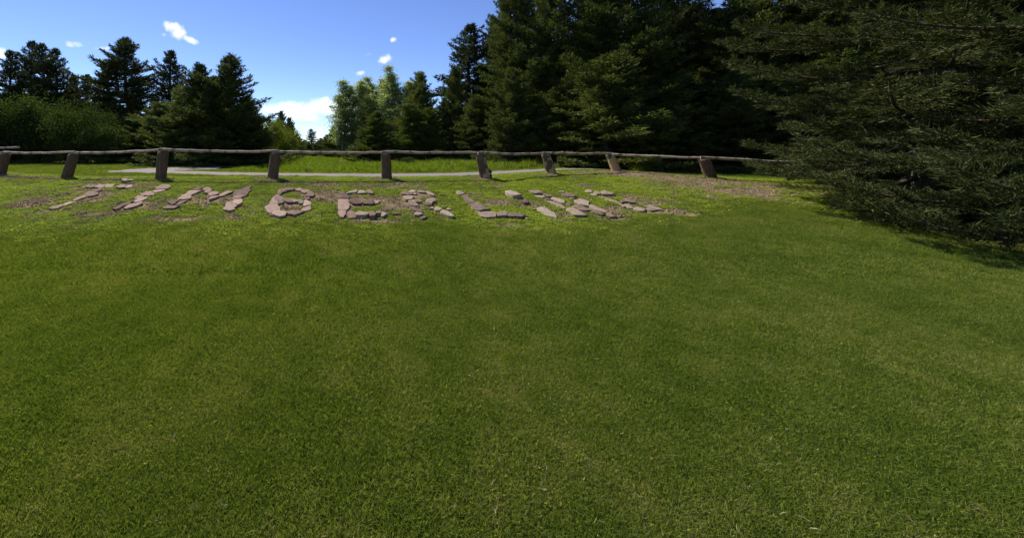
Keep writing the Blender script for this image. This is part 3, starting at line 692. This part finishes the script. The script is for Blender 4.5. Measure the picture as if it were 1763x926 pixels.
# two big firs closer in, past the right end of the lawn
tree('near', 10.9, 6.7, 11, 2.9, 'huge fir with boughs down to the lawn, left of two near right', 1.2, 'near firs at the right of the lawn')
tree('near', 9.9, 3.7, 12, 2.7, 'huge near fir with boughs down to the lawn at the far right', 2.9, 'near firs at the right of the lawn')
# undergrowth
for i, (px, py, h, hw) in enumerate([(765, 280, .5, 18), (800, 274, .8, 24), (745, 276, .7, 20), (725, 281, .45, 14), (835, 272, .8, 20), (865, 277, .5, 20), (905, 280, .5, 22), (700, 283, .4, 14)]):
    x, y, z = gp(px, py); tree('bush' if i in (0, 1) else 'willow', x, y, h, hw / F * y,
        ['leafy bright green bush behind the path, right of the middle post', 'taller leafy bush in the sunny weeds left of the thick brown post', 'dark low bush at the foot of the fir by the path', 'small dark bush beside tall grass right of the middle post',
         'dark bush right behind the thick brown post', 'low bush in the weeds right of the thick brown post', 'low shaded bush left of the leaning barked post', 'smallest dark bush close to the path right of the middle post'][i], group='undergrowth along the forest edge')

# ------------------------------------------------------------------ ground object
M_ground = mat_ground()
ny, nx = XX.shape; ii, jj = np.meshgrid(np.arange(ny - 1), np.arange(nx - 1), indexing='ij'); a = (ii * nx + jj).ravel()
me = poly_mesh('ground', np.c_[XX.ravel(), YY.ravel(), ZZ.ravel()], np.full(len(a), 4), np.c_[a, a + 1, a + nx + 1, a + nx].ravel(), M_ground, True)
at = me.attributes.new('soil', 'FLOAT', 'POINT'); at.data.foreach_set('value', soil_at(XX, YY).ravel().astype(np.float32))
at = me.attributes.new('litter', 'FLOAT', 'POINT'); at.data.foreach_set('value', litter_at(XX, YY).ravel().astype(np.float32))
tag(link('ground', me), 'grassy bank and lawn with bare soil patches', kind='structure')

# ------------------------------------------------------------------ fence
POSTS = [  # base px, base y, dist, top px, diameter, label
 (-7.55 * 0 + 0, 300, 10.4, 8, .25), (115, 307, 9.6, 126, .235), (277, 307, 8.8, 281, .25), (470, 308, 9.0, 474, .245), (665.5, 308, 9.1, 664, .235),
 (835.5, 308, 9.3, 827, .25), (950, 299, 10.3, 940, .25), (1062, 294, 11.0, 1051, .24), (1224, 312, 9.75, 1214, .24), (1455, 318, 8.9, 1445, .25), (1712, 322, 8.2, 1700, .25)]
RAILY = [263, 263, 258, 261, 262.5, 263, 264, 265, 272, 281, 291]
def post_mesh(base, top, dia, seed, mat=None):
    rg = np.random.default_rng(seed); n, m = 18, 12; V = []
    lob = rg.uniform(0, 6.28, 3); notch = rg.uniform(0, 6.28)
    for k in range(m):
        t = k / (m - 1); zc = base + (top - base) * t; a = np.linspace(0, 2 * math.pi, n, endpoint=False)
        r = dia / 2 * (1.1 - .12 * t) * (1 + .05 * np.sin(2 * a + lob[0] + t) + .035 * np.sin(3 * a + lob[1] - 2 * t) + .03 * np.sin(7 * a + lob[2] + 3 * t)) + rg.normal(0, .003, n)
        if k == 0: r = r * 1.06
        if k == m - 1: r = r * .94
        V.append(np.c_[zc[0] + r * np.cos(a), zc[1] + r * np.sin(a), np.full(n, zc[2]) + (rg.normal(0, .004, n) if k == m - 1 else 0)])
    V = np.concatenate(V + [top[None] + [0, 0, .006]]); cnt, idx = [], []
    for k in range(m - 1):
        for i in range(n): idx += [k * n + i, k * n + (i + 1) % n, (k + 1) * n + (i + 1) % n, (k + 1) * n + i]; cnt.append(4)
    for i in range(n): idx += [(m - 1) * n + i, (m - 1) * n + (i + 1) % n, m * n]; cnt.append(3)
    me = poly_mesh('post', V, cnt, idx, mat or M_post, True); return me
def rail_mesh(a, b, r1, r2, seed):
    rg = np.random.default_rng(seed); L = np.linalg.norm(b - a); m = 24; n = 10; s = np.linspace(0, 1, m)
    w = np.cumsum(rg.normal(0, .005, (m, 2)), 0); w -= w[0] + (w[-1] - w[0]) * s[:, None]
    p = np.c_[s * L, w[:, 0] * .8, w[:, 1] - .02 * np.sin(s * math.pi)]; rad = (r1 + (r2 - r1) * s) * (1 + rg.normal(0, .02, m))
    V, Q = tube(p, rad, n); V = V + rg.normal(0, .0015, V.shape)
    V = np.concatenate([V, p[:1], p[-1:]]); cnt = [4] * len(Q); idx = list(Q.ravel()); e0, e1 = len(V) - 2, len(V) - 1
    for i in range(n): idx += [i, (i + 1) % n, e0]; cnt.append(3); idx += [(m - 1) * n + i, (m - 1) * n + (i + 1) % n, e1]; cnt.append(3)
    return poly_mesh('rail', V, cnt, idx, M_rail, True)
def put_rail(parent, a, b, r1, r2, seed, origin):
    import mathutils
    o = link('rail', rail_mesh(a, b, r1, r2, seed), parent); o.location = a - origin
    o.rotation_euler = mathutils.Vector(b - a).to_track_quat('X', 'Z').to_euler()
bases, tops, rails = [], [], []
for i, (bx, by, d, tx_, dia) in enumerate(POSTS):
    x = (bx - CX) / F * d; z = float(zg(x, d)); rz = EYE + (HY - RAILY[i]) / F * d
    xt = (tx_ - CX) / F * d
    bases.append(np.array([x, d, z])); tops.append(np.array([xt, d + .02, rz - .035])); rails.append(np.array([xt, d + .01, rz]))
org = bases[4].copy()
fe = empty('log_rail_fence', org); tag(fe, 'low fence of stout bark posts under a long pole rail above the stone letters', 'fence')
for i in range(len(bases)):
    bb = bases[i] + (bases[i] - tops[i]) * .25; bb[2] = bases[i][2] - .15
    o = link('post', post_mesh(bb - bases[i], tops[i] - bases[i], POSTS[i][4], 50 + i, M_bare if i == 7 else M_peel if i in (5, 6) else M_post), fe); o.location = bases[i] - org
    if i == 7: o['label'] = 'leaning post with pale peeled wood'
o = fe
left_end = rails[0] + np.array([-2.6, .9, .02])
pts_r = [left_end] + rails + [rails[-1] + np.array([2.5, -.7, -.05])]
for i in range(len(pts_r) - 1):
    a, b = pts_r[i], pts_r[i + 1]; d = (b - a) / np.linalg.norm(b - a); lift = np.array([0, 0, .012 * (1 if i % 2 else 0)])
    put_rail(fe, a - d * .1 + lift, b + d * .1 + lift, .037, .031, 70 + i, org)
# knot stub on the thick post
st = Acc(); b5 = bases[5]
st.add(tube(np.array([[.07, -.03, .24], [.10, -.04, .20], [.125, -.04, .15], [.125, -.04, .08], [.11, -.03, -.02]]), [.012, .03, .042, .04, .03], 7))
o = link('bark_flap', st.mesh('bark_flap', M_post), fe); o.location = b5 - org
# second short rail further back at the left
d2 = 12.5; e0 = np.array([(33 - CX) / F * d2, d2, EYE + (HY - 254) / F * d2]); e1 = np.array([-15.4, 12.9, e0[2] + .01])
f2 = empty('log_rail_fence', (e1[0], e1[1], float(zg(e1[0], e1[1])))); tag(f2, 'end of another pole rail farther back at the left edge of the photo', 'fence')
o2 = np.array(f2.location); put_rail(f2, e1, e0, .045, .035, 99, o2)
for q in (e1, e0 + np.array([-1.4, .02, 0])):
    zb = float(zg(q[0], q[1])); l = link('post', post_mesh(np.array([0, 0, -.1]), np.array([0, 0, q[2] - zb - .035]), .2, 98), f2); l.location = np.array([q[0], q[1], zb]) - o2

# ------------------------------------------------------------------ grass: points computed here, tufts instanced by geometry nodes
def tuft(name, n, h, w, rad, lean, mat, seed, k=3, flat=False):
    rg = np.random.default_rng(seed); a = rg.uniform(0, 6.28, n); r = rad * np.sqrt(rg.uniform(0, 1, n))
    b = np.c_[r * np.cos(a), r * np.sin(a), np.full(n, -.004)]
    d = unit(np.c_[rg.normal(0, lean, n), rg.normal(0, lean, n), np.ones(n)]); s = unit(np.cross(d, rg.normal(0, 1, (n, 3))))
    L = h * rg.uniform(.45, 1.1, (n, 1)); W = w * rg.uniform(.7, 1.3, (n, 1))
    if flat:                              # small round leaves on short stalks
        c = b + d * L; f = unit(np.c_[rg.normal(0, .5, n), rg.normal(0, .5, n), np.ones(n)]); x = unit(np.cross(f, rg.normal(0, 1, (n, 3)))); y = np.cross(f, x)
        V = np.stack([c - x * W, c + y * W * .8, c + x * W, c - y * W * .8], 1).reshape(-1, 3); me = soup(name, V, 4, mat)
    else:
        bend = np.c_[rg.normal(0, .35, n), rg.normal(0, .35, n), np.zeros(n)] * L
        V = np.stack([b - s * W / 2, b + s * W / 2, b + d * L * .55 + s * W * .38, b + d * L + bend, b + d * L * .55 - s * W * .38], 1).reshape(-1, 3); me = soup(name, V, 5, mat)
    return bpy.data.objects.new(name, me)
def in_stones(x, y):
    bad = np.zeros(len(x), bool)
    for P in STONE_FOOT:
        lo = P.min(0); hi = P.max(0); k = np.where((x > lo[0]) & (x < hi[0]) & (y > lo[1]) & (y < hi[1]))[0]
        if not len(k): continue
        xs, ys = x[k], y[k]; ins = np.zeros(len(k), bool); j = len(P) - 1
        for i in range(len(P)):
            c = ((P[i, 1] > ys) != (P[j, 1] > ys)) & (xs < (P[j, 0] - P[i, 0]) * (ys - P[i, 1]) / (P[j, 1] - P[i, 1] + 1e-12) + P[i, 0]); ins ^= c; j = i
        bad[k] |= ins
    return bad
def scatter(name, label, tufts, x, y, scale, seed, tilt=.15):
    ok = ~in_stones(x, y); x, y, scale = x[ok], y[ok], scale[ok]
    me = bpy.data.meshes.new(name); me.vertices.add(len(x)); me.vertices.foreach_set('co', np.c_[x, y, zg(x, y)].astype(np.float32).ravel())
    at = me.attributes.new('sc', 'FLOAT', 'POINT'); at.data.foreach_set('value', scale.astype(np.float32)); me.materials.append(tufts[0].data.materials[0])
    o = link(name, me); tag(o, label, kind='stuff')
    ng = bpy.data.node_groups.new(name, 'GeometryNodeTree'); ng.interface.new_socket('Geometry', in_out='INPUT', socket_type='NodeSocketGeometry'); ng.interface.new_socket('Geometry', in_out='OUTPUT', socket_type='NodeSocketGeometry')
    N = ng.nodes; Lk = ng.links; gi = N.new('NodeGroupInput'); go = N.new('NodeGroupOutput'); jn = N.new('GeometryNodeJoinGeometry')
    sca = N.new('GeometryNodeInputNamedAttribute'); sca.data_type = 'FLOAT'; sca.inputs[0].default_value = 'sc'
    rr = N.new('FunctionNodeRandomValue'); rr.data_type = 'FLOAT_VECTOR'; rr.inputs[0].default_value = (-tilt, -tilt, 0); rr.inputs[1].default_value = (tilt, tilt, 6.283); rr.inputs['Seed'].default_value = seed
    for i, t in enumerate(tufts):
        rs = N.new('FunctionNodeRandomValue'); rs.data_type = 'INT'; rs.inputs[4].default_value = 0; rs.inputs[5].default_value = len(tufts) - 1; rs.inputs['Seed'].default_value = seed + 77
        cm = N.new('FunctionNodeCompare'); cm.data_type = 'INT'; cm.operation = 'EQUAL'; cm.inputs[3].default_value = i; Lk.new(rs.outputs[2], cm.inputs[2])
        oi = N.new('GeometryNodeObjectInfo'); oi.inputs[0].default_value = t
        ip = N.new('GeometryNodeInstanceOnPoints'); Lk.new(gi.outputs[0], ip.inputs['Points']); Lk.new(cm.outputs[0], ip.inputs['Selection']); Lk.new(oi.outputs['Geometry'], ip.inputs['Instance'])
        Lk.new(rr.outputs[0], ip.inputs['Rotation']); Lk.new(sca.outputs[0], ip.inputs['Scale']); Lk.new(ip.outputs[0], jn.inputs[0])
    Lk.new(jn.outputs[0], go.inputs[0]); md = o.modifiers.new('scatter', 'NODES'); md.node_group = ng
    return o
def pts(n, y0, y1, pad=.6):              # in the ground the camera can see, denser nearby
    y = RNG.uniform(y0, y1, n) ; xl = -.985 * y - pad; xr = 1.9 * y + pad
    W = (xr - xl); keep = RNG.random(n) < W / W.max(); y = y[keep]; xl = xl[keep]; xr = xr[keep]
    return xl + RNG.random(len(y)) * (xr - xl), y
T_lawn = [tuft('lawn_tuft', 26, .042, .0042, .055, .45, M_blade, s) for s in (1, 2, 3)]
T_weed = [tuft('weed_tuft', 34, .024, .0095, .075, .5, M_clover, s, flat=True) for s in (4, 5)] + [tuft('bank_tuft', 22, .034, .006, .05, .8, M_clover, 6)]
T_lweed = [tuft('lawn_weed', 16, .026, .008, .05, .5, M_blade, 44, flat=True)]
T_straw = [tuft('straw_tuft', 14, .07, .004, .06, 1.6, M_straw, 8), tuft('straw_bits', 12, .05, .006, .08, 2.5, M_straw, 9)]
def clods(name, n, seed, mat):
    rg = np.random.default_rng(seed); V = []
    T = np.array([(0, 1, 2), (0, 2, 3), (0, 3, 4), (0, 4, 1)])
    for i in range(n):
        c = np.r_[rg.uniform(-.08, .08, 2), 0]; q = rg.uniform(.006, .017); a = np.arange(4) * 1.57 + rg.uniform(0, 6)
        P = np.vstack([[0, 0, q * rg.uniform(.6, 1.1)], np.c_[np.cos(a), np.sin(a), np.full(4, -.25)] * q * rg.uniform(.7, 1.4, (4, 1))]) + c
        V.append(P[T].reshape(-1, 3))
    return bpy.data.objects.new(name, soup(name, np.concatenate(V), 3, mat))
M_clod = leafmat('soil_clods', [(.2, (.07, .045, .028)), (.5, (.17, .115, .07)), (.8, (.36, .27, .18))], 0, (1, 1, 1), .8)
T_clod = [clods('clods', 9, s, M_clod) for s in (31, 32)]
T_mead = [tuft('meadow_tuft', 34, .24, .011, .16, .28, M_meadow, s) for s in (10, 11)]
T_stalk = [tuft('seed_stalk', 5, .42, .008, .12, .15, M_flower, 13)]
x, y = pts(300000, 1.1, 9.5); xa, ya = pts(130000, 1.05, 3.7, .3); x = np.r_[x, xa]; y = np.r_[y, ya]; s = fence_d(x) - y
k = (s > 3.35 + (fnoise(x, y, 1.5, 4) - .5) * .7 + RNG.normal(0, .16, len(x))) ; k &= RNG.random(len(x)) < np.interp(y, [1, 3, 6], [.9, 1, .8]); k &= soil_at(x, y) < .55
x1, y1 = x[k], y[k]
scatter('lawn_grass', 'short mown lawn grass in the foreground', T_lawn, x1, y1, np.interp(fnoise(x1, y1, .9, 8), [.3, .7], [.75, 1.15]) * RNG.uniform(.7, 1.15, len(x1)) * np.interp(y1, [1, 3], [.7, 1]), 1)
k = (RNG.random(len(x1)) < .012) & (y1 > 2.2); scatter('lawn_clover', 'scattered clover and small broad weeds in the mown lawn', T_lweed, x1[k], y1[k] + .01, RNG.uniform(.4, .8, k.sum()), 8)
k = (RNG.random(len(x1)) < .03); scatter('lawn_thatch', 'dead clippings lying in the mown lawn', T_straw, x1[k] + .02, y1[k], RNG.uniform(.3, .6, k.sum()), 10, tilt=.3)
x, y = pts(150000, 4.0, 11.2); s = fence_d(x) - y; so_ = soil_at(x, y)
k = (s < 3.85 + RNG.normal(0, .22, len(x))) & (s > -.5) & (so_ + (fnoise(x, y, 7, 9, 3) - .5) * 1.5 < .42 + .5 * (RNG.random(len(x)) - .5)) & (path_dist(x, y) > .02); x2, y2 = x[k], y[k]
scatter('bank_weeds', 'low clover and weedy grass covering the bank between the letters', T_weed, x2, y2, np.interp(fnoise(x2, y2, 1.6, 12), [.3, .7], [.6, 1.25]) * RNG.uniform(.7, 1.2, len(x2)) * np.interp(fence_d(x2) - y2, [-.1, .2, .9, 1.1], [1, .6, .6, 1]), 2)
x, y = pts(70000, 4.2, 11.2); s = fence_d(x) - y; so_ = soil_at(x, y)
k = (s < 3.8) & (s > 0) & (so_ > .25) & (RNG.random(len(x)) < .55); x3, y3 = x[k], y[k]
scatter('dry_straw', 'dry straw and dead stems lying on the bare soil', T_straw, x3, y3, RNG.uniform(.5, 1.2, len(x3)), 3, tilt=.5)
k = (s < 3.9) & (s > -.6) & (so_ > .3) & (RNG.random(len(x)) < .6)
scatter('soil_clods', 'small crumbly clods and grit on the bare soil patches', T_clod, x[k], y[k], RNG.uniform(.5, 1.4, k.sum()), 9, tilt=.1)
# mown grass behind the fence
x, y = pts(90000, 8.8, 22); s = fence_d(x) - y; lit = litter_at(x, y); pdv = path_dist(x, y)
k = (s < -.35) & (pdv > .03) & (lit < .75) & (x < 14); x4, y4, lt = x[k], y[k], lit[k]
scatter('back_lawn', 'mown grass between the fence, the path and the trees', T_lawn, x4, y4, RNG.uniform(.9, 1.5, len(x4)), 4)
x, y = pts(60000, 10.5, 34); pdv = path_dist(x, y); lit = litter_at(x, y); leftlawn = (x < -3.9 - (y - 11) * .12)
k = (pdv > .55) & (y > np.interp(x, [-4, 0, 4, 8], [11.2, 11.1, 11.0, 11.9])) & (lit < .8) & ~leftlawn & (x < 10) & (RNG.random(len(x)) < .8 - .5 * lit); x5, y5 = x[k], y[k]
scatter('meadow_grass', 'tall bright meadow grass between the path and the trees', T_mead, x5, y5, np.interp(fnoise(x5, y5, .8, 14), [.3, .7], [.5, 1.2]) * np.interp(x5 / y5, [0, .12, .35], [.75, 1, 1.25]) * RNG.uniform(.7, 1.15, len(x5)), 5)
k = RNG.random(len(x5)) < np.interp(x5 / y5, [-.2, .1, .3], [.004, .03, .05]); scatter('meadow_seedheads', 'pale seed heads standing above the meadow grass', T_stalk, x5[k], y5[k], RNG.uniform(.6, 1.1, k.sum()), 6)
k = (np.abs(path_dist(x4, y4) - .12) < .1) & (RNG.random(len(x4)) < .5)
scatter('path_edge_weeds', 'small weeds along the edges of the gravel path', T_weed, x4[k], y4[k], RNG.uniform(.8, 1.6, k.sum()), 7)

#print('TRIS', sum(len(m.loops) - 2 * len(m.polygons) for m in bpy.data.meshes))
